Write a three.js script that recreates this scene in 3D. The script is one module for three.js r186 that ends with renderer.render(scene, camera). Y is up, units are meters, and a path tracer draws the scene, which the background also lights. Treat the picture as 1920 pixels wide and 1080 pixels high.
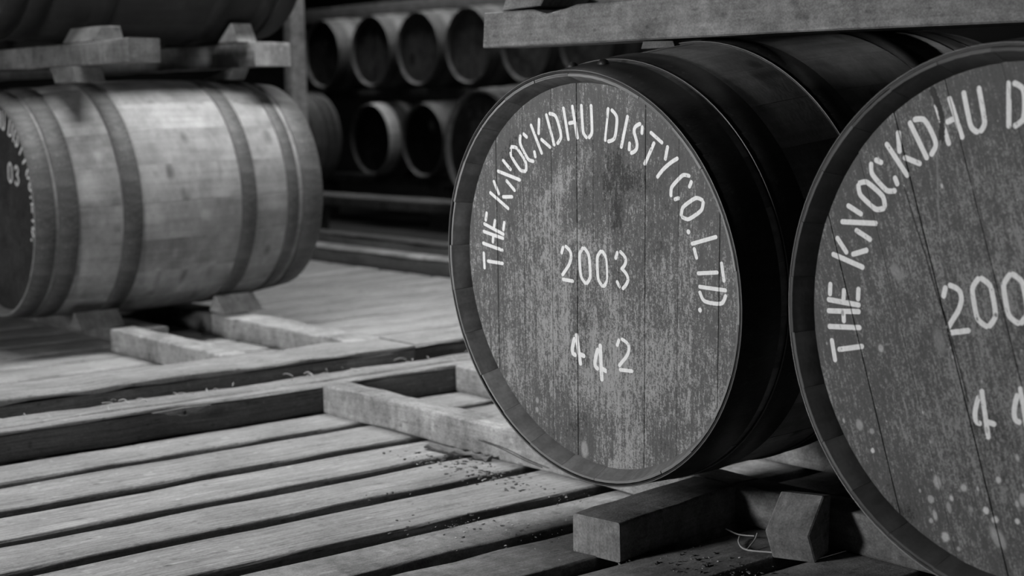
import * as THREE from 'three';
import { mergeGeometries, toCreasedNormals } from 'three/addons/utils/BufferGeometryUtils.js';
import { RectAreaLightUniformsLib } from 'three/addons/lights/RectAreaLightUniformsLib.js';

// ------------------------------------------------------------------ camera, sky, lights, exposure
// metres, y up, the plank floor is y = 0; casks lie with their axes along z, heads towards +z
const scene = new THREE.Scene();
const D = Math.PI / 180;
const camera = new THREE.PerspectiveCamera(2 * Math.atan(540 / 3002.2) / D, 1920 / 1080, 0.05, 60);
camera.position.set(0, 0.66, 0);
camera.rotation.set(-6.875 * D, 51.567 * D, -1.09 * D, 'YXZ');
camera.focus = 2.22;
camera.userData.fStop = 5.2;
scene.add(camera);

scene.background = new THREE.Color(0.55, 0.55, 0.55);      // an even overcast sky outside the windows

RectAreaLightUniformsLib.init();
// [name, centre, half width axis, half height axis, facing, radiance]
const WINDOWS = {
  front: { c: [-2.45, 1.2, 2.62], w: 0.72, h: 0.85, l: 150 },            // low window behind the photographer
  roof: { c: [-3.4, 3.02, -2.42], w: 0.5, h: 2.25, l: 46 },            // rooflight over the gangway
  roofFar: { c: [-10.6, 3.02, -7.62], w: 4.2, h: 0.5, l: 16 },          // rooflight over the far stacks
  addedRoofSide: { c: [-6.6, 3.02, -6.4], w: 0.5, h: 0.6, l: 16 },           // small rooflight added to brighten the far lower casks
  roofBack: { c: [-0.75, 3.02, -3.1], w: 0.8, h: 0.8, l: 15 },          // rooflight behind the near row
};

const renderer = new THREE.WebGLRenderer({ antialias: true });
renderer.toneMapping = THREE.LinearToneMapping;
renderer.toneMappingExposure = 1.0;
renderer.shadowMap.enabled = true;

// ------------------------------------------------------------------ small helpers
function rng(seed) { let a = seed >>> 0; return () => { a = (a + 0x6d2b79f5) | 0; let t = Math.imul(a ^ (a >>> 15), 1 | a); t = (t + Math.imul(t ^ (t >>> 7), 61 | t)) ^ t; return ((t ^ (t >>> 14)) >>> 0) / 4294967296; }; }
const used = {};
function numbered(name) { const n = used[name] = (used[name] ?? -1) + 1; return n ? `${name}_${String(n).padStart(3, '0')}` : name; }
function shade(o) { o.traverse((m) => { if (m.isMesh) { m.castShadow = true; m.receiveShadow = true; } }); return o; }
function thing(name, label, category, p = [0, 0, 0], group, kind) {
  const o = new THREE.Group(); o.name = numbered(name); o.position.set(...p); scene.add(o);
  o.userData = { label, category }; if (group) o.userData.group = group; if (kind) o.userData.kind = kind; return o;
}
function part(name, geo, mat, parent, label) { const m = new THREE.Mesh(geo, mat); m.name = name; if (label) m.userData.label = label; parent.add(m); m.castShadow = m.receiveShadow = true; return m; }
function lone(name, label, category, geo, mat, p = [0, 0, 0], group) {
  const m = new THREE.Mesh(geo, mat); m.name = numbered(name); m.position.set(...p); m.userData = { label, category }; if (group) m.userData.group = group;
  m.castShadow = m.receiveShadow = true; scene.add(m); return m;
}
function structure(name, geo, mat, p = [0, 0, 0]) { const m = geo ? new THREE.Mesh(geo, mat) : new THREE.Group(); m.name = name; m.position.set(...p); m.userData = { kind: 'structure' }; m.castShadow = m.receiveShadow = true; scene.add(m); return m; }
const lerp = (a, b, t) => a + (b - a) * t, clamp = (x, a = 0, b = 1) => Math.min(b, Math.max(a, x));
const smooth = (a, b, x) => { const t = clamp((x - a) / (b - a));  return t * t * (3 - 2 * t); };

// ------------------------------------------------------------------ procedural textures (grey: the photograph is black and white)
function noise(w, h, cx, cy, seed) {              // tileable smooth value noise on cx by cy cells, -1..1
  const r = rng(seed), g = new Float32Array(cx * cy); for (let i = 0; i < g.length; i++) g[i] = r() * 2 - 1;
  const out = new Float32Array(w * h), xi = new Int32Array(w), xj = new Int32Array(w), xf = new Float32Array(w);
  for (let x = 0; x < w; x++) { const p = x / w * cx, i = Math.floor(p), f = p - i; xi[x] = i % cx; xj[x] = (i + 1) % cx; xf[x] = f * f * (3 - 2 * f); }
  for (let y = 0; y < h; y++) {
    const p = y / h * cy, i = Math.floor(p), f = p - i, s = f * f * (3 - 2 * f), a = (i % cy) * cx, b = ((i + 1) % cy) * cx;
    for (let x = 0; x < w; x++) { const t = g[a + xi[x]] + (g[a + xj[x]] - g[a + xi[x]]) * xf[x], u = g[b + xi[x]] + (g[b + xj[x]] - g[b + xi[x]]) * xf[x]; out[y * w + x] = t + (u - t) * s; }
  }
  return out;
}
function layers(w, h, list, seed) {               // list of [cells x, cells y, weight, power?]
  const out = new Float32Array(w * h);
  list.forEach(([cx, cy, k, shape], n) => { const a = noise(w, h, Math.min(cx, w), Math.min(cy, h), seed * 131 + n * 17); for (let i = 0; i < out.length; i++) out[i] += k * (shape ? shape(a[i]) : a[i]); });
  return out;
}
function texture(w, h, values, repeat = [1, 1]) {  // values in sRGB 0..255
  const d = new Uint8Array(w * h * 4);
  for (let i = 0; i < values.length; i++) { const v = clamp(Math.round(values[i]), 0, 255); d[i * 4] = d[i * 4 + 1] = d[i * 4 + 2] = v; d[i * 4 + 3] = 255; }
  const t = new THREE.DataTexture(d, w, h); t.wrapS = t.wrapT = THREE.RepeatWrapping; t.magFilter = THREE.LinearFilter; t.minFilter = THREE.LinearMipmapLinearFilter;
  t.generateMipmaps = true; t.repeat.set(...repeat); t.colorSpace = THREE.SRGBColorSpace; t.needsUpdate = true; return t;
}
function asBump(t) { const b = t.clone(); b.colorSpace = THREE.NoColorSpace; b.needsUpdate = true; return b; }
const ridge = (p) => (a) => -Math.pow(1 - Math.min(1, Math.abs(a) * p), 3);       // thin dark lines
const speck = (t) => (a) => Math.max(0, a - t) / (1 - t);
const G = (v) => new THREE.Color().setRGB(v / 255, v / 255, v / 255, THREE.SRGBColorSpace);
function material(v, tex, extra = {}, bump = 0.001) {
  const m = new THREE.MeshStandardMaterial({ color: G(v), roughness: 0.85, metalness: 0, ...extra });
  if (tex) { m.map = tex; if (bump) { m.bumpMap = asBump(tex); m.bumpScale = bump; } }
  return m;
}
// wood seen along its grain: u is the grain, one repeat is 1.2 m by 0.4 m
const barkTex = (() => {
  const w = 1536, h = 768;
  const v = layers(w, h, [[5, 40, 9], [10, 110, 14], [14, 260, 16], [40, 380, 12], [9, 7, 16], [28, 14, 10], [120, 80, 9], [420, 300, 16], [6, 90, 30, ridge(7)], [60, 60, -46, speck(0.7)], [36, 90, -70, speck(0.8)], [70, 50, 44, speck(0.75)]], 3);
  for (let i = 0; i < v.length; i++) v[i] = 205 + v[i];
  return texture(w, h, v, [1 / 1.2, 1 / 0.4]);
})();
// rough sawn rail wood: blotches and short cross marks
const sawnTex = (() => {
  const w = 1024, h = 512;
  const v = layers(w, h, [[8, 5, 18], [16, 12, 18], [50, 12, 16], [90, 40, 14], [14, 120, 12], [300, 200, 18], [500, 300, 14], [40, 40, -46, speck(0.7)], [30, 22, 36, speck(0.7)]], 11);
  for (let i = 0; i < v.length; i++) v[i] = 192 + v[i];
  return texture(w, h, v, [1 / 0.8, 1 / 0.4]);
})();
// cask staves: faint grain, big irregular stains, knocks
const staveTex = (() => {
  const w = 1024, h = 1024;
  const v = layers(w, h, [[3, 4, 17], [8, 7, 20], [18, 14, 16], [6, 120, 10], [10, 300, 8], [60, 60, 12], [300, 260, 10], [22, 18, -60, speck(0.62)], [20, 26, 38, speck(0.6)]], 23);
  for (let i = 0; i < v.length; i++) v[i] = 205 + v[i];
  return texture(w, h, v);
})();
const ironTex = (() => {
  const w = 512, h = 256;
  const v = layers(w, h, [[10, 4, 18], [40, 16, 18], [120, 60, 18], [300, 150, 16], [90, 45, 120, speck(0.72)]], 31);
  for (let i = 0; i < v.length; i++) v[i] = 180 + v[i];
  return texture(w, h, v);
})();
const earthTex = (() => {
  const w = 512, h = 512;
  const v = layers(w, h, [[6, 6, 30], [20, 20, 30], [80, 80, 26], [220, 220, 26]], 41);
  for (let i = 0; i < v.length; i++) v[i] = 170 + v[i];
  return texture(w, h, v, [0.8, 0.8]);
})();

// stencil alphabet: strokes in a box 0..1 by 0..1
const arc = { l: [[0.42, 1], [0.12, 0.88], [0.06, 0.7], [0.06, 0.3], [0.12, 0.12], [0.42, 0]], r: [[0.58, 1], [0.88, 0.88], [0.94, 0.7], [0.94, 0.3], [0.88, 0.12], [0.58, 0]] };
const GLYPH = {
  T: [[[0, 0.97], [1, 0.97]], [[0.5, 0.76], [0.5, 0]]],
  H: [[[0.08, 0], [0.08, 1]], [[0.92, 0], [0.92, 1]], [[0.42, 0.5], [0.88, 0.5]]],
  E: [[[0.08, 0], [0.08, 1]], [[0.4, 0.97], [0.9, 0.97]], [[0.12, 0.5], [0.7, 0.5]], [[0.4, 0.03], [0.9, 0.03]]],
  K: [[[0.05, 0], [0.05, 1]], [[0.95, 1], [0.45, 0.62]], [[0.5, 0.38], [0.98, 0]]],
  N: [[[0.02, 1], [0.98, 0]], [[0.05, 0.48], [0.05, 0]], [[0.96, 1], [0.96, 0.55]]],
  O: [arc.l, arc.r],
  C: [arc.l, [[0.8, 0.95], [0.92, 0.8]], [[0.92, 0.2], [0.8, 0.06]]],
  D: [[[0.05, 0], [0.05, 1]], [[0.4, 1], [0.8, 0.92], [0.94, 0.75], [0.94, 0.25], [0.8, 0.08], [0.4, 0]]],
  U: [[[0.06, 1], [0.06, 0.28], [0.14, 0.08], [0.36, 0]], [[0.94, 1], [0.94, 0.28], [0.86, 0.08], [0.62, 0]]],
  I: [[[0.5, 0], [0.5, 1]]],
  S: [[[0.5, 1], [0.16, 0.88], [0.12, 0.68], [0.5, 0.52], [0.86, 0.34], [0.84, 0.12], [0.5, 0]], [[0.8, 0.95], [0.92, 0.78]], [[0.08, 0.24], [0.2, 0.06]]],
  Y: [[[0, 1], [0.3, 0.66]], [[1, 1], [0.52, 0.5], [0.5, 0]]],
  L: [[[0.08, 0], [0.08, 1]], [[0.42, 0.03], [0.95, 0.03]]],
  '.': [[[0.5, 0.5], [0.52, 0.5]]],
  0: [arc.l, arc.r],
  2: [[[0.06, 0.8], [0.2, 0.96]], [[0.45, 1], [0.82, 0.92], [0.92, 0.72], [0.72, 0.48], [0.3, 0.26], [0.08, 0.14]], [[0.12, 0], [0.96, 0]]],
  3: [[[0.08, 0.82], [0.22, 0.97]], [[0.48, 1], [0.84, 0.9], [0.86, 0.68], [0.5, 0.54]], [[0.56, 0.52], [0.92, 0.4], [0.92, 0.16], [0.5, 0]], [[0.08, 0.16], [0.22, 0.04]]],
  4: [[[0.5, 0.86], [0.08, 0.34], [0.42, 0.3]], [[0.68, 1], [0.7, 0]], [[0.78, 0.32], [1, 0.28]]],
};
const RING = [['T', -87.7], ['H', -79.2], ['E', -72], ['K', -59.6], ['N', -50.2], ['O', -41.2], ['C', -34.2], ['K', -25.2], ['D', -16.4], ['H', -7.6], ['U', 1], ['D', 13.8], ['I', 20.4], ['S', 26.2], ['T', 34.2], ['Y', 42.2], ['C', 52.2], ['O', 61], ['.', 67.6], ['L', 75], ['T', 83.8], ['D', 91.8], ['.', 98]];
const HEAD = 0.6;                                     // the head textures cover 0.6 m by 0.6 m
// mask of the stencilled writing, 0..1, rows from the bottom up
function stencil(n, ring, rows, lw) {
  const c = document.createElement('canvas'); c.width = c.height = n; const x = c.getContext('2d');
  x.fillStyle = '#000'; x.fillRect(0, 0, n, n); x.strokeStyle = x.fillStyle = '#fff'; x.lineCap = 'round'; x.lineJoin = 'round';
  const k = n / HEAD;
  const glyph = (ch, w, h, line) => {
    x.lineWidth = line * k;
    for (const s of GLYPH[ch]) {
      const p = s.map(([a, b]) => [(a - 0.5) * w * k, -(b - 0.5) * h * k]);
      x.beginPath(); x.moveTo(...p[0]);
      if (ch === '.') { x.arc(p[0][0], p[0][1], line * 0.62 * k, 0, 7); x.fill(); continue; }
      if (p.length === 2) x.lineTo(...p[1]);
      else { for (let i = 1; i < p.length - 1; i++) { const e = i === p.length - 2 ? p[i + 1] : [(p[i][0] + p[i + 1][0]) / 2, (p[i][1] + p[i + 1][1]) / 2]; x.quadraticCurveTo(...p[i], ...e); } }
      x.stroke();
    }
  };
  for (const [ch, deg] of ring.list) {
    const a = (deg + ring.turn) * D, r = ch === '.' ? ring.r - 0.022 : ring.r;
    x.save(); x.translate(n / 2 + r * Math.sin(a) * k, n / 2 - r * Math.cos(a) * k); x.rotate(a); glyph(ch, ch === 'S' ? 0.019 : ch === 'I' ? 0.02 : ch === 'T' ? 0.023 : 0.0225, 0.0445, lw); x.restore();
  }
  for (const [ch, px, py, w, h, turn, line] of rows) { x.save(); x.translate(n / 2 + px * k, n / 2 - py * k); x.rotate(turn * D); glyph(ch, w, h, line ?? lw); x.restore(); }
  const d = x.getImageData(0, 0, n, n).data, out = new Float32Array(n * n);
  for (let j = 0; j < n; j++) for (let i = 0; i < n; i++) out[j * n + i] = d[((n - 1 - j) * n + i) * 4] / 255;
  return out;
}
function headTexture(n, seed, base, ink, mask, spots = [], cracks = [], grain = 1) {
  const low = layers(n, n, [[5, 4, 0.6], [11, 9, 0.6], [26, 20, 0.45], [60, 44, 0.35]], seed);            // where the paint has gone
  const fine = layers(n, n, [[n >> 2, n >> 4, 0.5], [n >> 3, n >> 5, 0.5], [n >> 2, n >> 2, 0.6], [n >> 3, n >> 3, 0.5]], seed + 1);
  const streak = layers(n, n, [[150, 5, 0.6], [260, 9, 0.6], [90, 3, 0.5]], seed + 2), v = new Float32Array(n * n);
  for (let i = 0; i < v.length; i++) {
    const px = ((i % n) / n - 0.5) * HEAD, py = (Math.floor(i / n) / n - 0.5) * HEAD, rr = Math.hypot(px, py);
    const bare = smooth(0.25, 0.15, rr + low[i] * 0.03) * 0.55 + smooth(0.06, -0.16, py + low[i] * 0.08) * 0.4;       // the paint is gone from the middle and the lower half
    const gone = smooth(0.05, 1.35, low[i] * 0.62 + fine[i] * 0.8 + streak[i] * 0.3 + bare - 0.12);
    let s = base + low[i] * 5 + fine[i] * 6 + streak[i] * 4 * grain + gone * 54 * grain;
    s -= 30 * smooth(0.75, 1.35, -low[i] - fine[i] * 0.5);
    const m = mask[i] * smooth(-1.7, -0.8, fine[i] + low[i] * 0.3);
    v[i] = lerp(s, ink + fine[i] * 9, m);
  }
  const put = (cx, cy, r, val, long = 1, tilt = 0) => {
    const x0 = (cx / HEAD + 0.5) * n, y0 = (cy / HEAD + 0.5) * n, q = r / HEAD * n, R = Math.ceil(q * long * 1.7);
    for (let j = Math.max(0, Math.floor(y0 - R)); j < Math.min(n, y0 + R); j++) for (let i = Math.max(0, Math.floor(x0 - R)); i < Math.min(n, x0 + R); i++) {
      const dx = i - x0, dy = j - y0, c = Math.cos(tilt), s = Math.sin(tilt), a = (dx * c + dy * s) / q, b = (dy * c - dx * s) / (q * long);
      const e = 1 - smooth(0.6, 1.15, Math.hypot(a, b) + fine[j * n + i] * 0.22); if (e > 0) v[j * n + i] = lerp(v[j * n + i], val + fine[j * n + i] * 10, e * 0.85);
    }
  };
  for (const s of spots) put(...s);
  for (const [pts, wdt, val] of cracks) for (let k = 0; k < pts.length - 1; k++) { const [a, b] = [pts[k], pts[k + 1]], q = Math.ceil(Math.hypot(b[0] - a[0], b[1] - a[1]) / 0.0012); for (let i = 0; i < q; i++) put(lerp(a[0], b[0], i / q), lerp(a[1], b[1], i / q), wdt * (0.6 + 0.5 * Math.abs(Math.sin(i * 1.7 + k))), val); }
  const t = texture(n, n, v); t.wrapS = t.wrapT = THREE.ClampToEdgeWrapping; t.anisotropy = 8; return t;
}

// ------------------------------------------------------------------ timber: a rounded bar swept along z (0..L), uneven like old sawn wood
function timber(L, w, h, { round = 0.004, segs = 10, rough = 0.0015, seed = 1, dent } = {}) {
  const r = rng(seed), prof = [], c = [[w / 2 - round, h - round, 0], [-w / 2 + round, h - round, 90], [-w / 2 + round, round, 180], [w / 2 - round, round, 270]];
  for (const [cx, cy, a] of c) for (const k of [0, 45, 90]) prof.push([cx + round * Math.cos((a + k) * D), cy + round * Math.sin((a + k) * D)]);
  const n = prof.length, pos = [], uv = [], idx = [], per = [0]; for (let i = 0; i < n; i++) { const a = prof[i], b = prof[(i + 1) % n]; per.push(per[i] + Math.hypot(a[0] - b[0], a[1] - b[1])); }
  const u0 = r() * 7, v0 = r() * 5;
  for (let s = 0; s <= segs; s++) {
    const jig = c.map(() => [(r() - 0.5) * 2 * rough, (r() - 0.5) * 2 * rough]);
    for (let i = 0; i <= n; i++) {
      const p = prof[i % n], q = jig[Math.floor((i % n) / 3)], z = L * s / segs; let P = [p[0] + q[0], p[1] + q[1], z]; if (dent) P = dent(P);
      pos.push(...P); uv.push(u0 + z, v0 + per[i]);
    }
  }
  for (let s = 0; s < segs; s++) for (let i = 0; i < n; i++) { const a = s * (n + 1) + i, b = a + n + 1; idx.push(a, a + 1, b, a + 1, b + 1, b); }
  for (const s of [0, segs]) {
    const base = pos.length / 3, at = s * (n + 1); let mx = 0, my = 0;
    for (let i = 0; i < n; i++) { const x = pos[(at + i) * 3], y = pos[(at + i) * 3 + 1]; mx += x / n; my += y / n; pos.push(x, y, pos[(at + i) * 3 + 2]); uv.push(u0 + y, v0 + x); }
    pos.push(mx, my, L * s / segs); uv.push(u0 + my, v0 + mx);
    for (let i = 0; i < n; i++) s ? idx.push(base + i, base + (i + 1) % n, base + n) : idx.push(base + (i + 1) % n, base + i, base + n);
  }
  const g = new THREE.BufferGeometry(); g.setAttribute('position', new THREE.Float32BufferAttribute(pos, 3)); g.setAttribute('uv', new THREE.Float32BufferAttribute(uv, 2)); g.setIndex(idx);
  return toCreasedNormals(g, 50 * D);
}
// a solid cut from an outline (x, y), d deep towards -z, edges slightly eased
function wedge(pts, d, ease = 0.0025) {
  const s = new THREE.Shape(pts.map((p) => new THREE.Vector2(...p)));
  const g = new THREE.ExtrudeGeometry(s, { depth: d - 2 * ease, bevelEnabled: true, bevelThickness: ease, bevelSize: ease * 0.8, bevelOffset: -ease * 0.8, bevelSegments: 1 });
  g.translate(0, 0, -d + ease); return g;
}
const woodPale = material(168, barkTex, { roughness: 0.8 }, 0.0012);        // bleached floor planks
const woodPaleB = material(162, barkTex, { roughness: 0.8 }, 0.0012);
const woodPaleC = material(177, barkTex, { roughness: 0.8 }, 0.0012);
const woodWornDim = material(154, sawnTex, { roughness: 0.85 }, 0.0015);  // for the right-hand planks: dirt and light falloff in one colour
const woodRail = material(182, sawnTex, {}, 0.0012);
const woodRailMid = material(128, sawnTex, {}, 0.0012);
const woodRailFalloff = material(126, sawnTex, {}, 0.0012);
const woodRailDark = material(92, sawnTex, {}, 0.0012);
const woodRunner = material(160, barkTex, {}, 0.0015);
const woodPost = material(176, sawnTex, {}, 0.001);
const woodBlock = material(150, sawnTex, {}, 0.0014);
const woodChock = material(190, sawnTex, {}, 0.0008);
const woodChockGrey = material(120, sawnTex, {}, 0.0008);

// ------------------------------------------------------------------ the building
const wallMat = material(48, earthTex, { roughness: 0.95 }, 0.004), earthMat = material(42, earthTex, { roughness: 1 }, 0.006), roofMat = material(34, barkTex, { roughness: 0.95 }, 0);
const X0 = -17, X1 = 3, Z0 = -10.4, Z1 = 2.6, H = 3.0, TH = 0.9, YB = -0.45;
function slab(x0, x1, y0, y1, z0, z1) { const g = new THREE.BoxGeometry(x1 - x0, y1 - y0, z1 - z0); g.translate((x0 + x1) / 2, (y0 + y1) / 2, (z0 + z1) / 2); return g; }
structure('ground', slab(X0 - TH, X1 + TH, YB - 0.3, YB, Z0 - TH, Z1 + TH), earthMat);
structure('wall_left', slab(X0 - TH, X0, YB, H, Z0, Z1), wallMat);
structure('wall_right', slab(X1, X1 + TH, YB, H, Z0, Z1), wallMat);
structure('wall_back', slab(X0 - TH, X1 + TH, YB, H, Z0 - TH, Z0), wallMat);
const paneMat = new THREE.MeshStandardMaterial({ color: G(200), roughness: 0.3, emissive: G(255), emissiveIntensity: 2 });
const frameMat = material(120, barkTex, {}, 0.0005);
const F = WINDOWS.front, S = WINDOWS.roof, T = WINDOWS.roofFar, B = WINDOWS.roofBack, C = WINDOWS.addedRoofSide;
{
  const [cx, cy] = F.c, a = cx - F.w / 2, b = cx + F.w / 2, y0 = cy - F.h / 2, y1 = cy + F.h / 2;
  structure('wall_front', mergeGeometries([slab(X0 - TH, a, YB, H, Z1, Z1 + TH), slab(b, X1 + TH, YB, H, Z1, Z1 + TH), slab(a, b, YB, y0, Z1, Z1 + TH), slab(a, b, y1, H, Z1, Z1 + TH)]), wallMat);
  const holes = [S, T, B, C].map(({ c, w, h }) => [c[0] - w / 2, c[0] + w / 2, c[2] - h / 2, c[2] + h / 2]), cuts = [...new Set([X0 - TH, X1 + TH, ...holes.flatMap((q) => [q[0], q[1]])])].sort((p, q) => p - q), roof = [];
  for (let k = 0; k < cuts.length - 1; k++) {                        // strips of roof between the rooflights
    let z = Z0 - TH; const q = holes.filter((o) => o[0] <= cuts[k] + 1e-6 && o[1] >= cuts[k + 1] - 1e-6).sort((m, n) => m[2] - n[2]);
    for (const o of q) { roof.push(slab(cuts[k], cuts[k + 1], H, H + 0.25, z, o[2])); z = o[3]; }
    roof.push(slab(cuts[k], cuts[k + 1], H, H + 0.25, z, Z1 + TH));
  }
  structure('ceiling', mergeGeometries(roof), roofMat);
}
function opening(n, o, axis) {                   // frame bars, panes that glow with daylight, and the light of the same size just inside
  const g = new THREE.Group(); g.name = `window_${n}`; g.userData = { kind: 'structure' }; g.position.set(...o.c);
  if (axis === 'y') g.rotation.x = -Math.PI / 2; scene.add(g);      // local -z faces the room
  const cols = Math.max(2, Math.round(o.w / 0.45)), rows = Math.max(2, Math.round(o.h / 0.42)), dz = axis === 'z' ? 0.8 : 0.12;
  const bars = [];
  const bar = (x, y, w, h) => { const b = new THREE.BoxGeometry(w, h, 0.045); b.translate(x, y, dz); bars.push(b); };
  bar(0, o.h / 2 - 0.02, o.w, 0.04); bar(0, -o.h / 2 + 0.02, o.w, 0.04); bar(o.w / 2 - 0.02, 0, 0.04, o.h); bar(-o.w / 2 + 0.02, 0, 0.04, o.h);
  for (let i = 1; i < cols; i++) bar((i / cols - 0.5) * o.w, 0, 0.02, o.h); for (let i = 1; i < rows; i++) bar(0, (i / rows - 0.5) * o.h, o.w, 0.02);
  part('window_frame', mergeGeometries(bars), frameMat, g);
  for (let i = 0; i < cols; i++) for (let j = 0; j < rows; j++) { const p = new THREE.BoxGeometry(o.w / cols - 0.005, o.h / rows - 0.005, 0.006); p.translate(((i + 0.5) / cols - 0.5) * o.w, ((j + 0.5) / rows - 0.5) * o.h, dz + 0.015); part('pane', p, paneMat, g); }
  const light = new THREE.RectAreaLight(0xffffff, o.l, o.w - 0.04, o.h - 0.04); light.name = `window_light_${n}`;
  light.position.set(0, 0, dz - 0.035); g.add(light);                // a RectAreaLight shines along its local -z
}
opening(1, F, 'z'); opening(2, S, 'y2'); opening(3, T, 'y2'); opening(4, B, 'y2'); opening(5, C, 'y2');
for (const n of [2, 3, 4, 5]) { const g = scene.getObjectByName(`window_${n}`); g.rotation.x = Math.PI / 2 * -1; }

// plank floor: long planks along z with gaps, on bearers
const floor = structure('floor', null, null);
{
  const pitch = 0.178, pw = 0.15, mats = [woodPale, woodPaleB, woodPaleC], r = rng(5), variants = [];
  for (let k = 0; k < 5; k++) variants.push(timber(2.5, pw, 0.022, { round: 0.005, segs: 30, rough: 0.0013, seed: 60 + k }));
  const lay = (x, z, L, w = 1, own = null) => { const m = part('plank', variants[Math.floor(r() * 5)], own ?? mats[Math.floor(r() * 3)], floor); m.position.set(x, -0.022 + (r() - 0.5) * 0.003, z); m.scale.set(w, 1, L / 2.5); };
  // right of the runners: gap centres read off the photograph
  const gaps = [-2.868, -2.709, -2.515, -2.338, -2.168, -1.973, -1.822, -1.655, -1.487]; while (gaps[gaps.length - 1] < 0.5) gaps.push(gaps[gaps.length - 1] + pitch);
  for (let k = 0; k < gaps.length - 1; k++) { const w = gaps[k + 1] - gaps[k] - (k ? 0.044 : 0.032), x = (gaps[k] + gaps[k + 1]) / 2, cut = -0.6 + (k * 7 % 5) * 0.22; const dirtyFalloff = k > 4 ? woodWornDim : k > 3 ? woodPaleB : null; lay(x, cut, 1.9 - cut, w / pw, dirtyFalloff); lay(x, -2.62, 2.616 + cut, w / pw, dirtyFalloff); lay(x, -3.43, 0.806, w / pw); }  // boards on the right darker for dirt and to carry the light falloff
  for (let k = 0; k < 27; k++) { const x = -3.27 - k * pitch, cut = -1.0 + (k * 3 % 4) * 0.3; lay(x, -3.43, 3.426 + cut, 1.04); lay(x, cut, 1.6 - cut, 1.04); }
  const b = []; for (const z of [-3.2, -2.3, -1.4, -0.5, 0.4, 1.3]) b.push(slab(-8.1, 0.6, YB, -0.0235, z - 0.04, z + 0.04));
  part('bearers', mergeGeometries(b), woodRailDark, floor);
}

// ------------------------------------------------------------------ casks
const L = 0.856, RO = 0.2965, BUL = 0.027;
const rad = (s) => RO + BUL * (1 - ((s - L / 2) / (L / 2)) ** 2);
const up = RO + BUL + 0.003;                         // from the base to the axis
const inCask = (g) => g.translate(0, up, L / 2);     // geometry is made with the front head's rim at z = 0; the base is below the middle
function staveGeometry(n, i, seed, gap = 0.00022) {
  const r = rng(seed * 997 + i), a0 = i / n * Math.PI * 2 + gap / RO, a1 = (i + 1) / n * Math.PI * 2 - gap / RO, lift = (r() - 0.5) * 0.0012, e0 = (r() - 0.5) * 0.0024;
  const S = [0, 0.006, 0.03, 0.07, 0.13, 0.2, 0.28, 0.36, 0.43, 0.5, 0.576, 0.656, 0.726, 0.786, 0.826, 0.85, L], pos = [], uv = [], idx = [], u0 = r() * 3, v0 = r() * 3;
  const ring = (s) => {
    const edge = Math.min(s, L - s), ro = rad(s) + lift - (edge < 0.004 ? 0.0015 : 0), ri = rad(s) - (edge < 0.03 ? lerp(0.005, 0.0165, edge / 0.03) : 0.021), z = -s + (s === 0 ? e0 : 0), p = [];
    for (let k = 0; k <= 3; k++) { const a = lerp(a0, a1, k / 3); p.push([ro * Math.sin(a), ro * Math.cos(a), z]); }
    for (let k = 3; k >= 0; k--) { const a = lerp(a0, a1, k / 3); p.push([ri * Math.sin(a), ri * Math.cos(a), z]); }
    return p;
  };
  S.forEach((s) => ring(s).forEach((p, k) => { pos.push(...p); uv.push(u0 + s * 1.2, v0 + k * 0.024); }));
  for (let s = 0; s < S.length - 1; s++) for (let k = 0; k < 8; k++) { const a = s * 8 + k, b = s * 8 + (k + 1) % 8; idx.push(a, a + 8, b, b, a + 8, b + 8); }
  for (const s of [0, S.length - 1]) { const at = pos.length / 3; ring(S[s]).forEach((p, k) => { pos.push(...p); uv.push(u0 + (k > 3 ? 0.03 : 0), v0 + k * 0.024); }); for (const t of [[0, 1, 7], [1, 6, 7], [1, 2, 6], [2, 5, 6], [2, 3, 5], [3, 4, 5]]) s ? idx.push(at + t[0], at + t[2], at + t[1]) : idx.push(at + t[0], at + t[1], at + t[2]); }
  const g = new THREE.BufferGeometry(); g.setAttribute('position', new THREE.Float32BufferAttribute(pos, 3)); g.setAttribute('uv', new THREE.Float32BufferAttribute(uv, 2)); g.setIndex(idx);
  return inCask(toCreasedNormals(g, 40 * D));
}
function hoopGeometry(s0, s1, thick = 0.0032) {
  const P = (s, t) => new THREE.Vector2(rad(s) + t, -s), e = 0.0015;
  const pts = [P(s0, 0.0002), P(s0, thick - 0.001), P(s0 + e, thick), P((s0 + s1) / 2, thick), P(s1 - e, thick), P(s1, thick - 0.001), P(s1, 0.0002)];
  const g = new THREE.LatheGeometry(pts, 96); g.rotateX(Math.PI / 2);          // the lathe's y becomes the cask's z
  const u = g.attributes.uv; for (let i = 0; i < u.count; i++) u.setXY(i, u.getX(i) * 8, u.getY(i) * 0.6);
  return inCask(toCreasedNormals(g.toNonIndexed(), 40 * D));
}
function rivetGeometry(s, ang, big = 1) { const g = new THREE.SphereGeometry(0.0055 * big, 10, 6); g.scale(1, 0.8, 1); const r = rad(s) + 0.003; g.rotateZ(-ang); g.translate(r * Math.sin(ang), r * Math.cos(ang), -s); return inCask(g); }
function edgeGeometry(s) { const r = rad(s) + 0.0033, q = 0.0009, g = new THREE.LatheGeometry([[0, -q], [q, 0], [0, q], [-q, 0], [0, -q]].map(([a, b]) => new THREE.Vector2(r + a, -s + b)), 120); g.rotateX(Math.PI / 2); return inCask(g); }
const REC = 0.027, RH = 0.2835;
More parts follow.
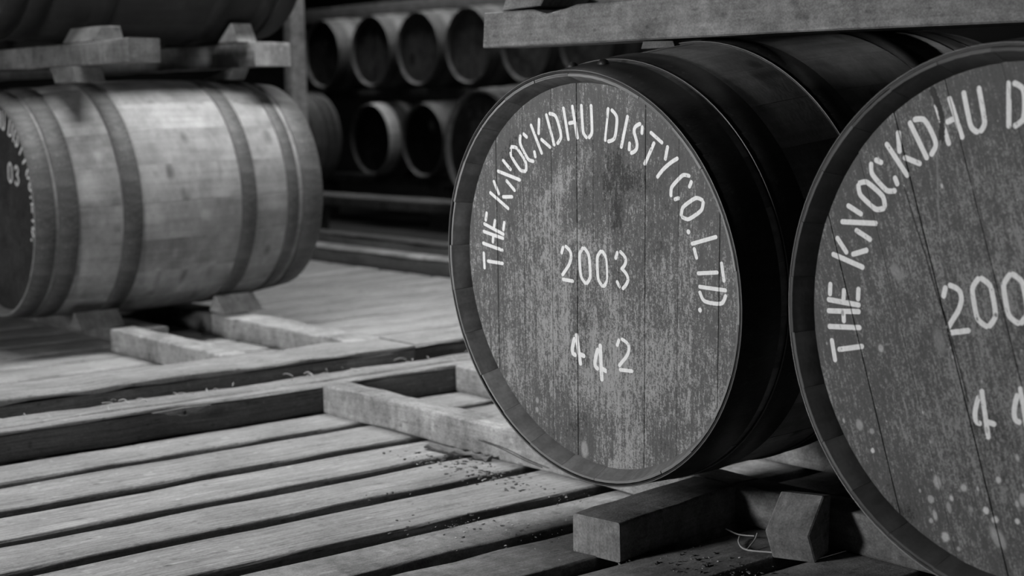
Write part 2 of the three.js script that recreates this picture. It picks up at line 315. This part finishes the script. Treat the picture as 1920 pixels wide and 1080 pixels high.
function boardGeometry(u0, u1, seed) {               // one board of a round head, clipped to the circle
  const r = rng(seed), pts = [], q = 0.0002, a = Math.max(u0 + q, -RH + 1e-4), b = Math.min(u1 - q, RH - 1e-4), n = 10, Y = (x) => Math.sqrt(Math.max(0, RH * RH - x * x));
  for (let k = 0; k <= n; k++) { const x = lerp(a, b, k / n); pts.push(new THREE.Vector2(x, Y(x))); } for (let k = n; k >= 0; k--) { const x = lerp(a, b, k / n); pts.push(new THREE.Vector2(x, -Y(x))); }
  const g = new THREE.ExtrudeGeometry(new THREE.Shape(pts), { depth: 0.018, bevelEnabled: true, bevelThickness: 0.0008, bevelSize: 0.0005, bevelOffset: -0.0005, bevelSegments: 1 });
  const p = g.attributes.position, u = g.attributes.uv; for (let i = 0; i < p.count; i++) u.setXY(i, p.getX(i) / HEAD + 0.5, p.getY(i) / HEAD + 0.5);
  g.translate(0, 0, -0.018 - 0.0008 + (r() - 0.5) * 0.0014); return g;
}
function headDisc() { const g = new THREE.CylinderGeometry(RH, RH, 0.018, 48); g.rotateX(Math.PI / 2); const p = g.attributes.position, u = g.attributes.uv; for (let i = 0; i < p.count; i++) u.setXY(i, p.getX(i) / HEAD + 0.5, p.getY(i) / HEAD + 0.5); return g; }
const backDisc = inCask(headDisc().translate(0, 0, -L + REC + 0.009)), frontDisc = inCask(headDisc().translate(0, 0, -REC - 0.009));
const plainHead = material(40, staveTex, {}, 0);
function place(o, head, yaw = 0, pitch = 0, roll = 0) {   // stands the cask so that the middle of its front rim is at head
  o.rotation.set(pitch, yaw, roll, 'YXZ'); o.updateMatrix();
  const v = new THREE.Vector3(0, up, L / 2).applyEuler(o.rotation); o.position.set(head[0] - v.x, head[1] - v.y, head[2] - v.z); return o;
}
// a cask built stave by stave
function nearCask(label, { staves, seed, woods, iron, hoops, headMap, headTurn = 0, seams, headRough = 0.75, rivets = [], worn = [] }) {
  const o = thing('whisky_cask', label, 'cask');
  const r = rng(seed * 7 + 1);
  for (let i = 0; i < staves; i++) part('stave', staveGeometry(staves, i, seed), woods[Math.floor(r() * woods.length)], o);
  const head = new THREE.Group(); head.name = 'head'; head.position.set(0, up, L / 2 - REC); head.rotation.z = headTurn * D; o.add(head);
  const hm = new THREE.MeshStandardMaterial({ map: headMap, roughness: headRough, bumpMap: asBump(headMap), bumpScale: 0.0006 });
  const cuts = [-1, ...seams, 1]; for (let k = 0; k < cuts.length - 1; k++) part('head_board', boardGeometry(cuts[k], cuts[k + 1], seed * 31 + k), hm, head);
  part('head', backDisc, plainHead, o);
  const hs = hoops.map(([a, b]) => part('hoop', hoopGeometry(a, b), iron, o));
  for (const k of worn) part('worn_glint_edge', edgeGeometry(hoops[k][0]), wornGlintIron, hs[k], 'worn hoop edge with its highlight painted pale');
  for (const [h, s, a, b] of rivets) part('rivet', rivetGeometry(s, a * D, b), iron, hs[h]);
  return o;
}
const wood = (v, rough = 0.7, bump = 0.0012) => [v * 0.96, v, v * 1.04].map((q) => material(q, staveTex, { roughness: rough }, bump));
const ironDark = material(58, ironTex, { roughness: 0.5, metalness: 0.35 }, 0.0006), ironGrey = material(110, ironTex, { roughness: 0.65, metalness: 0.1 }, 0.0006);

const wornGlintIron = material(150, ironTex, { roughness: 0.45, metalness: 0.3 }, 0);  // worn metal with the edge highlight put into its pale colour
// the cask in the middle
const mainSeams = [-0.214, -0.153, -0.09, -0.037, 0.024, 0.1, 0.162, 0.236];
const turned = (b) => ([x, y, ...rest]) => [x * Math.cos(b * D) + y * Math.sin(b * D), y * Math.cos(b * D) - x * Math.sin(b * D), ...rest];
const MB = -5;
const mainMask = stencil(2048, { list: RING, turn: MB, r: 0.2255 }, [['2', -0.057, 0.018, 0.024, 0.05, 3], ['0', -0.02, 0.017, 0.024, 0.051, 0], ['0', 0.016, 0.015, 0.023, 0.05, 2], ['3', 0.057, 0.016, 0.026, 0.052, 0], ['4', -0.051, -0.11, 0.031, 0.042, -4, 0.007], ['4', -0.005, -0.124, 0.03, 0.05, 2, 0.007], ['2', 0.051, -0.107, 0.028, 0.045, -2]].map(([c, x, y, w, h, t, q]) => { const [a, b] = turned(MB)([x, y]); return [c, a, b, w, h, t + MB, q]; }), 0.0056);
const mainHead = headTexture(2048, 201, 84, 226, mainMask, [[-0.047, -0.262, 0.008, 150, 1.8], [-0.145, -0.2, 0.004, 150, 1.4], [-0.147, -0.215, 0.004, 160, 1.2], [-0.113, -0.087, 0.003, 150, 1], [-0.119, 0.067, 0.002, 150, 1.5], [0.206, -0.173, 0.002, 160, 1]].map(turned(MB)), [[[[-0.004, 0.2], [-0.004, 0.05]], 0.0009, 40]]);
const mainHoops = [[0, 0.07], [0.084, 0.142], [0.262, 0.32], [0.536, 0.594], [0.714, 0.772], [0.786, L]];
const mainCask = nearCask('dark cask whose whole grey head shows 2003 above 442 in white stencil', { staves: 26, seed: 1, woods: wood(150, 0.75), iron: ironDark, hoops: mainHoops, headMap: mainHead, headTurn: MB, seams: mainSeams, worn: [0, 1, 2], rivets: [[0, 0.04, -6, 1.6], [0, 0.05, 4, 1.6]] });
place(mainCask, [-1.7178, 0.3937, -1.4897], 2.47 * D, 4.06 * D);
// the cask cut by the right edge
const RB = 14, RT = 11.2;
const rightMask = stencil(2048, { list: RING, turn: RB - RT, r: 0.2355 }, [['2', -0.078, 0.016, 0.028, 0.052, -8], ['0', -0.04, 0.024, 0.029, 0.052, -9], ['0', 0.0, 0.029, 0.029, 0.052, -9], ['3', 0.042, 0.035, 0.028, 0.052, -10], ['4', -0.05, -0.1, 0.032, 0.05, -6], ['4', 0.0, -0.094, 0.032, 0.05, -8], ['2', 0.05, -0.086, 0.03, 0.047, -10]].map(([c, x, y, w, h, t]) => { const [a, b] = turned(RB)([x, y]); return [c, a, b, w, h, t + RB]; }), 0.0064);
const rightSpots = [[-0.183, -0.034, 0.0045, 165, 1.2], [-0.219, -0.127, 0.006, 150, 1.2], [-0.201, -0.133, 0.004, 150, 1], [-0.201, -0.156, 0.0035, 215, 1], [-0.111, -0.183, 0.006, 160, 1.5], [-0.075, -0.185, 0.005, 170, 1], [-0.121, -0.204, 0.005, 165, 1], [-0.092, -0.199, 0.003, 190, 1.3], [-0.096, -0.21, 0.0036, 150, 2], [-0.116, -0.222, 0.0035, 165, 2], [-0.122, -0.229, 0.0036, 160, 1], [-0.03, -0.171, 0.0036, 185, 1.2], [-0.019, -0.171, 0.0025, 120, 1.2], [-0.047, -0.207, 0.0045, 215, 1], [-0.036, -0.216, 0.0048, 195, 1], [-0.008, -0.214, 0.0036, 210, 1], [0.002, -0.189, 0.007, 170, 1.2], [-0.103, -0.245, 0.006, 180, 1.1], [-0.033, -0.236, 0.008, 150, 2, 0.4], [-0.085, -0.256, 0.003, 150, 1], [0.01, -0.206, 0.009, 165, 1.1], [-0.066, -0.208, 0.003, 130, 1], [-0.155, 0.055, 0.006, 125, 2, 0.2], [-0.1, -0.022, 0.008, 110, 2], [-0.089, 0.152, 0.002, 190, 1.6], [-0.167, -0.12, 0.003, 120, 1]];
{ const r = rng(77); for (let i = 0; i < 150; i++) { const a = r() * 6.283, q = Math.sqrt(r()) * 0.27; rightSpots.push([Math.cos(a) * q, Math.sin(a) * q - 0.02, 0.0007 + r() * r() * 0.0022, 105 + r() * 70, 1 + r()]); } }
const rightHead = headTexture(2048, 301, 72, 214, rightMask, rightSpots.map(turned(RB)), [[[[-0.097, 0.259], [-0.087, 0.236], [-0.085, 0.226], [-0.087, 0.202]].map(turned(RB)), 0.004, 36], [[[-0.088, 0.202], [-0.094, 0.186], [-0.095, 0.126], [-0.093, 0.099]].map(turned(RB)), 0.0014, 110], [[[-0.139, 0.152], [-0.129, 0.119], [-0.114, 0.075], [-0.101, 0.032], [-0.091, 0.005], [-0.076, -0.046], [-0.065, -0.088]].map(turned(RB)), 0.0013, 28]], 0.75);
const rightCask = nearCask('dark cask at the right edge, its cracked grey head spotted with white mould', { staves: 27, seed: 2, woods: wood(92, 0.7), iron: ironDark, hoops: [[0.004, 0.062], [0.078, 0.134], [0.26, 0.318], [0.538, 0.596], [0.714, 0.772], [0.79, L - 0.004]], headMap: rightHead, headTurn: RB, worn: [0], seams: [-0.215, -0.15, -0.088, -0.012, 0.062, 0.14, 0.21] });
place(rightCask, [-0.9931, 0.4043, -1.4489], 0, 0.28 * D, 0.06);

// the pale cask on the left
const leftHoops = [[0, 0.053], [0.06, 0.113], [0.232, 0.286], [0.582, 0.63], [0.733, 0.772], [0.785, L]];
const leftMask = stencil(1024, { list: RING, turn: 8, r: 0.2355 }, [['0', 0.075, 0.1, 0.028, 0.05, 0], ['3', 0.12, 0.098, 0.028, 0.05, 0]], 0.0064);
const leftHead = headTexture(1024, 401, 30, 214, leftMask, [], [], 0.35);
const paleWoods = [150, 162, 172, 178, 166].map((q) => material(q, staveTex, { roughness: 0.65 }, 0.001));
const leftCask = nearCask('pale worn oak cask with grey hoops lying on the left floor rails', { staves: 20, seed: 3, woods: paleWoods, iron: ironGrey, hoops: leftHoops, headMap: leftHead, headTurn: -6, seams: [-0.2, -0.12, -0.04, 0.05, 0.13, 0.21] });
place(leftCask, [-4.2226, 0.3891, -1.5741], 0.16 * D, 0.99 * D);

// plain casks farther off: staves joined, every hoop its own
const farBody = mergeGeometries(Array.from({ length: 22 }, (_, i) => staveGeometry(22, i, 9))), farHoops = leftHoops.map(([a, b]) => hoopGeometry(a, b));
const farFace = (seed, v, spots) => new THREE.MeshStandardMaterial({ map: headTexture(256, seed, v, 200, new Float32Array(65536), spots, [], 0.5), roughness: 0.5 });
const farFaces = [farFace(501, 40, [[0.05, 0.1, 0.022, 150]]), farFace(502, 78, [[0.1, 0.09, 0.03, 120, 2.4, 0.2], [0.12, -0.02, 0.02, 84, 1.6], [0.02, -0.18, 0.05, 70, 1.5]]), farFace(503, 84, [[0.14, 0.14, 0.02, 84, 2], [-0.1, -0.08, 0.03, 26, 2]]), farFace(504, 82, [[0.16, 0.1, 0.03, 90, 2]]), farFace(505, 76, []), farFace(506, 28, []), farFace(507, 20, [[0.1, 0.12, 0.04, 120, 1.3, 0.4]])];  // pale spots are specular glints put into the head colour
const farWoodMid = material(116, staveTex, {}, 0.001), farWood = material(92, staveTex, {}, 0.001), farWoodPale = material(140, staveTex, {}, 0.001), ironFar = material(96, ironTex, { roughness: 0.6, metalness: 0.2 }, 0);
function farCask(label, head, { body = farWood, face = 0, iron = ironFar, yaw = 0, roll = 0, group } = {}) {
  const o = thing('whisky_cask', label, 'cask', [0, 0, 0], group);
  part('staves', farBody, body, o); part('head', frontDisc, farFaces[face], o); part('head', backDisc, plainHead, o);
  for (const h of farHoops) part('hoop', h, iron, o);
  return place(o, head, yaw, 0, roll);
}
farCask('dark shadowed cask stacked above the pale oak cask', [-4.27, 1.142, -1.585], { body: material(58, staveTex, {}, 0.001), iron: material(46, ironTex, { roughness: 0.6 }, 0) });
farCask('cask almost hidden behind the pale oak cask, next in its row', [-4.93, 0.388, -1.6], { body: farWoodPale });
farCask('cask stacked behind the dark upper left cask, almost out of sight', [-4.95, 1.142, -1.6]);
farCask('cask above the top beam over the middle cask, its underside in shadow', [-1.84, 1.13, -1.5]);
farCask('cask above the top beam over the right cask, outside the picture', [-1.12, 1.13, -1.47]);
farCask('pale cask end to end behind the middle cask, glimpsed under the beam', [-1.62, 0.4, -2.48], { body: farWoodPale });

// the far stacks across the gangway
const ROWZ = -7.72;
const farUpper = [[-12.42, 0], [-11.63, 1], [-10.93, 2], [-10.24, 3], [-9.52, 4], [-8.82, 4]];
const tellUpper = ['far upper tier cask beside the grey post, its dark head with a painted glint', 'cask second from the post in the far upper tier, painted glint on its head', 'cask third from the post in the far upper tier, plain dark head', 'cask fourth from the post in the far upper tier, left of the beam end', 'cask fifth from the post in the far upper tier, half behind the beam end', 'cask sixth from the post in the far upper tier, showing under the beam'];
farUpper.forEach(([x, f], i) => farCask(tellUpper[i], [x, 1.055, ROWZ], { face: f, group: 'casks of the far upper tier', body: farWoodMid }));
farCask('cask of the far lower tier with rim light put in pale hoops, left of its neighbour', [-11.55, 0.305, ROWZ + 0.08], { face: 5, iron: material(200, ironTex, {}, 0), group: 'casks of the far lower tier' });  // pale hoops carry light falling on the rim from the right
farCask('cask of the far lower tier with a painted glint on its dark head', [-10.75, 0.305, ROWZ + 0.1], { face: 6, group: 'casks of the far lower tier', body: farWoodPale });
farCask('cask of the far lower tier partly behind the dark nearer cask', [-9.95, 0.305, ROWZ + 0.1], { face: 5, group: 'casks of the far lower tier' });
farCask('grey cask just right of the post, its hooped end beyond the pale oak cask', [-9.59, 0.39, -5.06], { body: material(120, staveTex, {}, 0), iron: material(105, ironTex, {}, 0) });
farCask('dark cask with a lit top just left of the middle cask', [-6.62, 0.39, -5.05], { face: 5, body: farWoodPale });

// ------------------------------------------------------------------ rails, runners, beams, post
function railX(label, x0, x1, zNear, w, y, h, mat, o = {}) {        // along x, its near face at zNear
  const m = lone(o.name ?? 'timber_rail', label, o.cat ?? 'rail', timber(x1 - x0, w, h, { segs: 16, rough: 0.002, round: 0.004, ...o }), mat, [x0, y, zNear - w / 2], o.group); m.rotation.set(0, Math.PI / 2 + (o.turn ?? 0), 0); return m;
}
function runnerZ(label, x0, x1, y, h, z0, z1, mat, o = {}) { return lone(o.name ?? 'runner_beam', label, 'beam', timber(z1 - z0, x1 - x0, h, { segs: Math.ceil((z1 - z0) * 12), rough: 0.0025, round: 0.005, ...o }), mat, [(x0 + x1) / 2, y, z0]); }
const baulkShade = material(100, barkTex, { roughness: 0.9 }, 0.0015);  // shaded sides of runners and edge rails put into this dark wood
function runner(label, x0, x1, h, cap, z0, z1, seed, rough, dent) {      // side shade in a dark baulk's colour, lit top in an added pale board
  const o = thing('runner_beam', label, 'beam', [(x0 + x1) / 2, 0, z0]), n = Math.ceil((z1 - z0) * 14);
  part('baulk', timber(z1 - z0, x1 - x0 - 0.001, h - cap, { segs: n, rough: 0.0015, round: 0.003, seed, dent }), baulkShade, o, 'dark wood baulk with side shade in its colour');
  part('added_top_board', timber(z1 - z0, x1 - x0, cap, { segs: n, rough, round: Math.min(0.004, cap * 0.4), seed: seed + 50, dent }), woodRunner, o, 'pale board added for the lit top').position.y = h - cap;
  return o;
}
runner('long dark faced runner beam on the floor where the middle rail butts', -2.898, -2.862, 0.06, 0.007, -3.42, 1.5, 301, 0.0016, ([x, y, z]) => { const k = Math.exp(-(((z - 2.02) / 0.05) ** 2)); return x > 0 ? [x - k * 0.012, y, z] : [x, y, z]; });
{
  const o = scene.getObjectByName('runner_beam'), z = Z => Z + 3.42;
  const torn = wedge([[-0.07, 0.003], [-0.045, -0.001], [-0.03, -0.0065], [-0.015, -0.0075], [-0.006, -0.011], [0.006, -0.012], [0.013, -0.008], [0.03, -0.0055], [0.042, -0.001], [0.06, 0.003], [0, 0.005]], 0.003, 0.0008); torn.rotateY(Math.PI / 2); torn.translate(0.0245, 0.052, z(-1.43));
  part('torn_edge', torn, woodRunner, o, 'pale torn splinter');
  const hole = new THREE.CylinderGeometry(0.0055, 0.004, 0.003, 12); hole.rotateZ(Math.PI / 2); hole.scale(1, 1, 0.8); hole.translate(0.0268, 0.0475, z(-1.43)); part('hole_shade', hole, material(16, null), o, 'dark disc for the shade in a hole');  // dark disc painted for the shade inside the hole
}
lone('ledge_board', 'low pale ledge board between the two runner beams', 'board', timber(4.92, 0.07, 0.0575, { segs: 60, rough: 0.0025, round: 0.005, seed: 302 }), woodRunner, [-2.9605, 0, -3.42]);
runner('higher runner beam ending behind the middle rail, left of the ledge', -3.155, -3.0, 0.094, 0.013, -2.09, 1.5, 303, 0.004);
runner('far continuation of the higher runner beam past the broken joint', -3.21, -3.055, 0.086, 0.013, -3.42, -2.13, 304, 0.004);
railX('rail under the right cask behind the split chock, dimmer light in its colour', -1.675, 0.7, -1.759, 0.062, 0, 0.06, woodRailFalloff, { seed: 310 });  // rail split here so a darker colour carries the light falloff
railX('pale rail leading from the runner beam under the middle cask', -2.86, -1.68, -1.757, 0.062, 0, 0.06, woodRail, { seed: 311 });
railX('second rail under the middle cask, its short end seen left of the rim', -2.86, 0.7, -2.105, 0.062, 0, 0.06, woodRail, { seed: 312 });
railX('near rail under the pale oak cask, running to the runner beam', -3.975, -3.156, -1.785, 0.07, 0, 0.062, woodRail, { seed: 313 });
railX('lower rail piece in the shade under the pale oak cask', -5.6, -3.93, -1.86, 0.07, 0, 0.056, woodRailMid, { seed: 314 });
railX('far rail under the pale oak cask with a bright top', -4.05, -3.2, -2.125, 0.1, 0, 0.06, woodRail, { seed: 315 });
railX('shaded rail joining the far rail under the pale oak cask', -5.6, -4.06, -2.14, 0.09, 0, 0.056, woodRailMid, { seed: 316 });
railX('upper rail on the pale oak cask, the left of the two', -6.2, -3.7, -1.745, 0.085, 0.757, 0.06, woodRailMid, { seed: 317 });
railX('upper rail on the pale oak cask with a white blotch on its end', -6.2, -4.0, -2.27, 0.115, 0.754, 0.068, woodRail, { seed: 318 });
function edgeX(name, label, x0, x1, zNear, w, y, h, cap, seed, dark, pale) {  // front shade put into the baulk colour, lit top into an added board
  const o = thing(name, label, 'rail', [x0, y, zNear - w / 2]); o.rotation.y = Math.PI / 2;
  part('baulk', timber(x1 - x0, w - 0.002, h - cap, { segs: 40, rough: 0.0018, round: 0.003, seed }), dark, o, 'dark wood baulk with side shade in its colour');
  part('added_top_board', timber(x1 - x0, w, cap, { segs: 40, rough: 0.0025, round: 0.003, seed: seed + 50 }), pale, o, 'board added for the lit top').position.y = h - cap;
}
edgeX('edge_rail', 'near dark edge rail closing the plank floor at the gangway', -8.1, 0.7, -3.44, 0.1, -0.045, 0.107, 0.008, 319, baulkShade, woodRail);
edgeX('edge_rail', 'taller dark edge rail just behind the near one at the gangway', -8.1, 0.7, -3.56, 0.1, -0.22, 0.32, 0.012, 320, baulkShade, woodRailDark);
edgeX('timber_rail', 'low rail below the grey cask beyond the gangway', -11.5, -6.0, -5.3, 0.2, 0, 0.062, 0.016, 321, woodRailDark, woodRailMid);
{ const o = scene.getObjectByName(`timber_rail_${String(used.timber_rail).padStart(3, '0')}`); for (const d of [0.6, 2.6, 5.1]) part('bearer', slab(-0.09, 0.09, YB, 0.001, d - 0.1, d + 0.1), woodRailDark, o); }
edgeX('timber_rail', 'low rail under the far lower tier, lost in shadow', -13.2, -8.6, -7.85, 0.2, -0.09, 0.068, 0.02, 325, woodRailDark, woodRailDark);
for (const m of ['timber_rail']) { const o = scene.getObjectByName(`${m}_${String(used[m]).padStart(3, '0')}`); for (const d of [0.4, 2.3, 4.2]) part('bearer', slab(-0.09, 0.09, YB + 0.09, 0.001, d - 0.1, d + 0.1), woodRailDark, o); }
railX('rail between the two far tiers of casks', -14, -7.5, -7.98, 0.1, 0.645, 0.08, woodRailDark, { seed: 322, segs: 30 });
railX('dark rail on top of the far upper tier', -14, -7.5, -8.36, 0.12, 1.385, 0.14, woodRailDark, { seed: 323, segs: 30 });

// the beam across the two near casks, notched near its left end
{
  const y = 0.739, x0 = -2.206, x1 = 0.8, top = [[x0, 0.062], [-2.075, 0.0605], [-2.04, 0.052], [-1.99, 0.058], [-1.965, 0.063], [-1.6, 0.0645], [-1.2, 0.065], [x1, 0.066]];
  const pts = [[x0 - 0.006, 0.002], [-1.9, 0.0005], [-1.5, -0.0005], [-1.1, -0.004], [x1, -0.02], ...top.reverse()];
  const g = wedge(pts, 0.09, 0.003); { const p = g.attributes.position, u = g.attributes.uv; for (let i = 0; i < p.count; i++) u.setXY(i, p.getX(i), p.getY(i) + p.getZ(i)); }
  lone('support_beam', 'heavy grey beam across the tops of the two near casks', 'beam', g, material(134, sawnTex, {}, 0.0014), [0, y, -1.7]);
  lone('support_beam', 'rear beam across the near casks, hidden behind the front one', 'beam', timber(2.9, 0.09, 0.06, { seed: 333 }), woodRailDark, [-2.1, 0.752, -2.12]).rotation.y = Math.PI / 2;
  lone('shim', 'thin shim between the middle cask and the beam above it', 'shim', wedge([[-0.03, 0], [0.045, 0], [0.04, 0.01], [-0.025, 0.012]], 0.06, 0.001), woodRailDark, [-1.8, 0.7265, -1.715]);
  lone('chock', 'speckled chock standing on the left end of the beam', 'chock', wedge([[-0.055, 0], [0.045, 0.003], [0.055, 0.014], [0.05, 0.03], [-0.03, 0.05]], 0.1, 0.002), woodChockGrey, [-2.1, 0.8015, -1.7]);
}
lone('wooden_post', 'grey upright post beyond the left casks, beside the far stacks', 'post', timber(3.44, 0.075, 0.075, { seed: 341, segs: 12, round: 0.008 }), woodPost, [-6.2, YB, -3.68]).rotation.x = -Math.PI / 2;

// chocks, blocks
const prism = (x0, x1, d, h, apex) => wedge([[x0, 0], [x1, 0], [apex + 0.004, h], [apex - 0.004, h]], d, 0.0015);
lone('chock', 'triangular chock on the near rail under the pale oak cask', 'chock', prism(-0.032, 0.036, 0.125, 0.042, -0.008), woodChockGrey, [-4.035, 0.0625, -1.715]);
lone('chock', 'bright triangular chock on the far rail under the pale oak cask', 'chock', prism(-0.035, 0.055, 0.125, 0.047, -0.005), woodChock, [-4.072, 0.061, -2.15]);
{ const c = lone('chock', 'wide low wedge on the left upper rail, under the dark upper cask', 'chock', wedge([[-0.06, 0], [0.028, 0], [0.004, 0.038], [-0.05, 0.038]], 0.19, 0.002), woodChockGrey, [-4.1, 0.818, -1.775]); c.rotation.y = -Math.PI / 2; }
lone('chock', 'bright steep wedge on the blotched upper rail', 'chock', prism(-0.08, 0.035, 0.062, 0.052, 0.0), woodChock, [-4.07, 0.823, -2.235]);
lone('chock', 'dark packing wedge below the left upper rail', 'chock', wedge([[-0.075, 0.044], [-0.045, 0.002], [0.095, 0.003], [0.075, 0.044]], 0.08, 0.0015), woodChockGrey, [-4.065, 0.711, -1.725]);
lone('chock', 'tapered packing wedge below the blotched upper rail', 'chock', wedge([[-0.14, 0.002], [0.03, 0.004], [0.06, 0.037], [0.03, 0.038]], 0.05, 0.0015), woodChock, [-4.15, 0.7145, -2.25]);
{
  const b = lone('wood_block', 'squared timber block lying in front of the middle cask', 'block', timber(0.285, 0.087, 0.058, { seed: 351, segs: 6, rough: 0.001, round: 0.003 }), woodBlock, [-1.678, 0, -1.477]); b.rotation.y = Math.PI + 8 * D;
  const g = wedge([[0.0, 0], [0.03, 0.046], [-0.034, 0.088], [-0.066, 0.082], [-0.056, 0]], 0.064, 0.002);
  const c = lone('chock', 'split end grain chock leaning on the rail between the near casks', 'chock', g, woodBlock, [-1.51, 0, -1.662]); c.rotation.y = -Math.PI / 2 + 22 * D;
}

// ------------------------------------------------------------------ litter
{
  const twig = (pts, r) => new THREE.TubeGeometry(new THREE.CatmullRomCurve3(pts.map((p) => new THREE.Vector3(...p))), 14, r, 5);
  lone('twig', 'forked pale straw lying between block and chock', 'twig', mergeGeometries([twig([[-1.6, 0.006, -1.69], [-1.585, 0.004, -1.672], [-1.552, 0.004, -1.652], [-1.512, 0.006, -1.664]], 0.0014), twig([[-1.55, 0.004, -1.652], [-1.56, 0.012, -1.68], [-1.565, 0.018, -1.69]], 0.0012), twig([[-1.628, 0.012, -1.69], [-1.605, 0.008, -1.692], [-1.58, 0.009, -1.7]], 0.0012)]), material(150, null));
  lone('twig', 'thin dark twig bent along the foot of the middle rail', 'twig', twig([[-2.31, 0.03, -1.748], [-2.24, 0.026, -1.745], [-2.17, 0.016, -1.744], [-2.12, 0.012, -1.742]], 0.0012), material(70, null));
  lone('splinter', 'curled wood splinter lying across the plank gaps by the middle rail', 'splinter', timber(0.17, 0.015, 0.006, { seed: 361, rough: 0.003, round: 0.0015, segs: 12 }), woodChockGrey, [-2.43, 0.002, -1.715]).rotation.y = Math.PI / 2 + 0.12;
  const r = rng(91), chips = [], pales = [], dummy = new THREE.Object3D();
  const chip = new THREE.TetrahedronGeometry(1, 1); chip.scale(1, 0.28, 0.6);
  const drop = (n, cx, cz, sx, sz, s0, s1, list) => { for (let i = 0; i < n; i++) { const gx = (r() + r() + r() - 1.5) / 1.5, gz = (r() + r() + r() - 1.5) / 1.5, s = lerp(s0, s1, r() ** 2.4) * 0.75; dummy.position.set(cx + gx * sx, s * 0.2, cz + gz * sz); dummy.rotation.set((r() - 0.5) * 0.5, r() * 6.28, (r() - 0.5) * 0.5); dummy.scale.setScalar(s); dummy.updateMatrix(); list.push(dummy.matrix.clone()); } };
  drop(330, -2.2, -1.67, 0.34, 0.07, 0.0012, 0.009, chips); drop(90, -2.2, -1.67, 0.32, 0.06, 0.001, 0.006, pales);
  drop(170, -1.95, -1.45, 0.3, 0.16, 0.001, 0.006, chips); drop(90, -1.95, -1.45, 0.3, 0.16, 0.001, 0.004, pales);
  drop(160, -1.5, -1.56, 0.22, 0.1, 0.001, 0.007, chips); drop(60, -1.5, -1.56, 0.22, 0.1, 0.001, 0.004, pales);
  const scatter = (label, list, mat) => { const m = new THREE.InstancedMesh(chip, mat, list.length); list.forEach((x, i) => m.setMatrixAt(i, x)); m.name = numbered('floor_litter'); m.userData = { label, category: 'litter', kind: 'stuff' }; m.castShadow = m.receiveShadow = true; scene.add(m); };
  scatter('dark bark crumbs and dead leaf bits on the floor planks', chips, material(74, null)); scatter('pale wood crumbs on the floor planks', pales, material(170, null));
  // fibres on the runner beams
  const fib = []; for (let i = 0; i < 70; i++) { const z = -2.5 + r() * 2.2, x = -2.93 - r() * 0.07, y = 0.06 + r() * 0.004, l = 0.01 + r() * 0.03, a = r() * 6.28; fib.push(new THREE.TubeGeometry(new THREE.CatmullRomCurve3([new THREE.Vector3(x, y, z), new THREE.Vector3(x + Math.cos(a) * l * 0.5, y + 0.006 * r(), z + Math.sin(a) * l * 0.5), new THREE.Vector3(x + Math.cos(a) * l, y, z + Math.sin(a) * l)]), 5, 0.0004 + r() * 0.0005, 4)); }
  const f = new THREE.Mesh(mergeGeometries(fib), material(175, null)); f.name = 'straw_litter'; f.userData = { label: 'wisps of straw and dust on the runner ledge', category: 'straw', kind: 'stuff' }; scene.add(shade(f));
}
renderer.render(scene, camera);
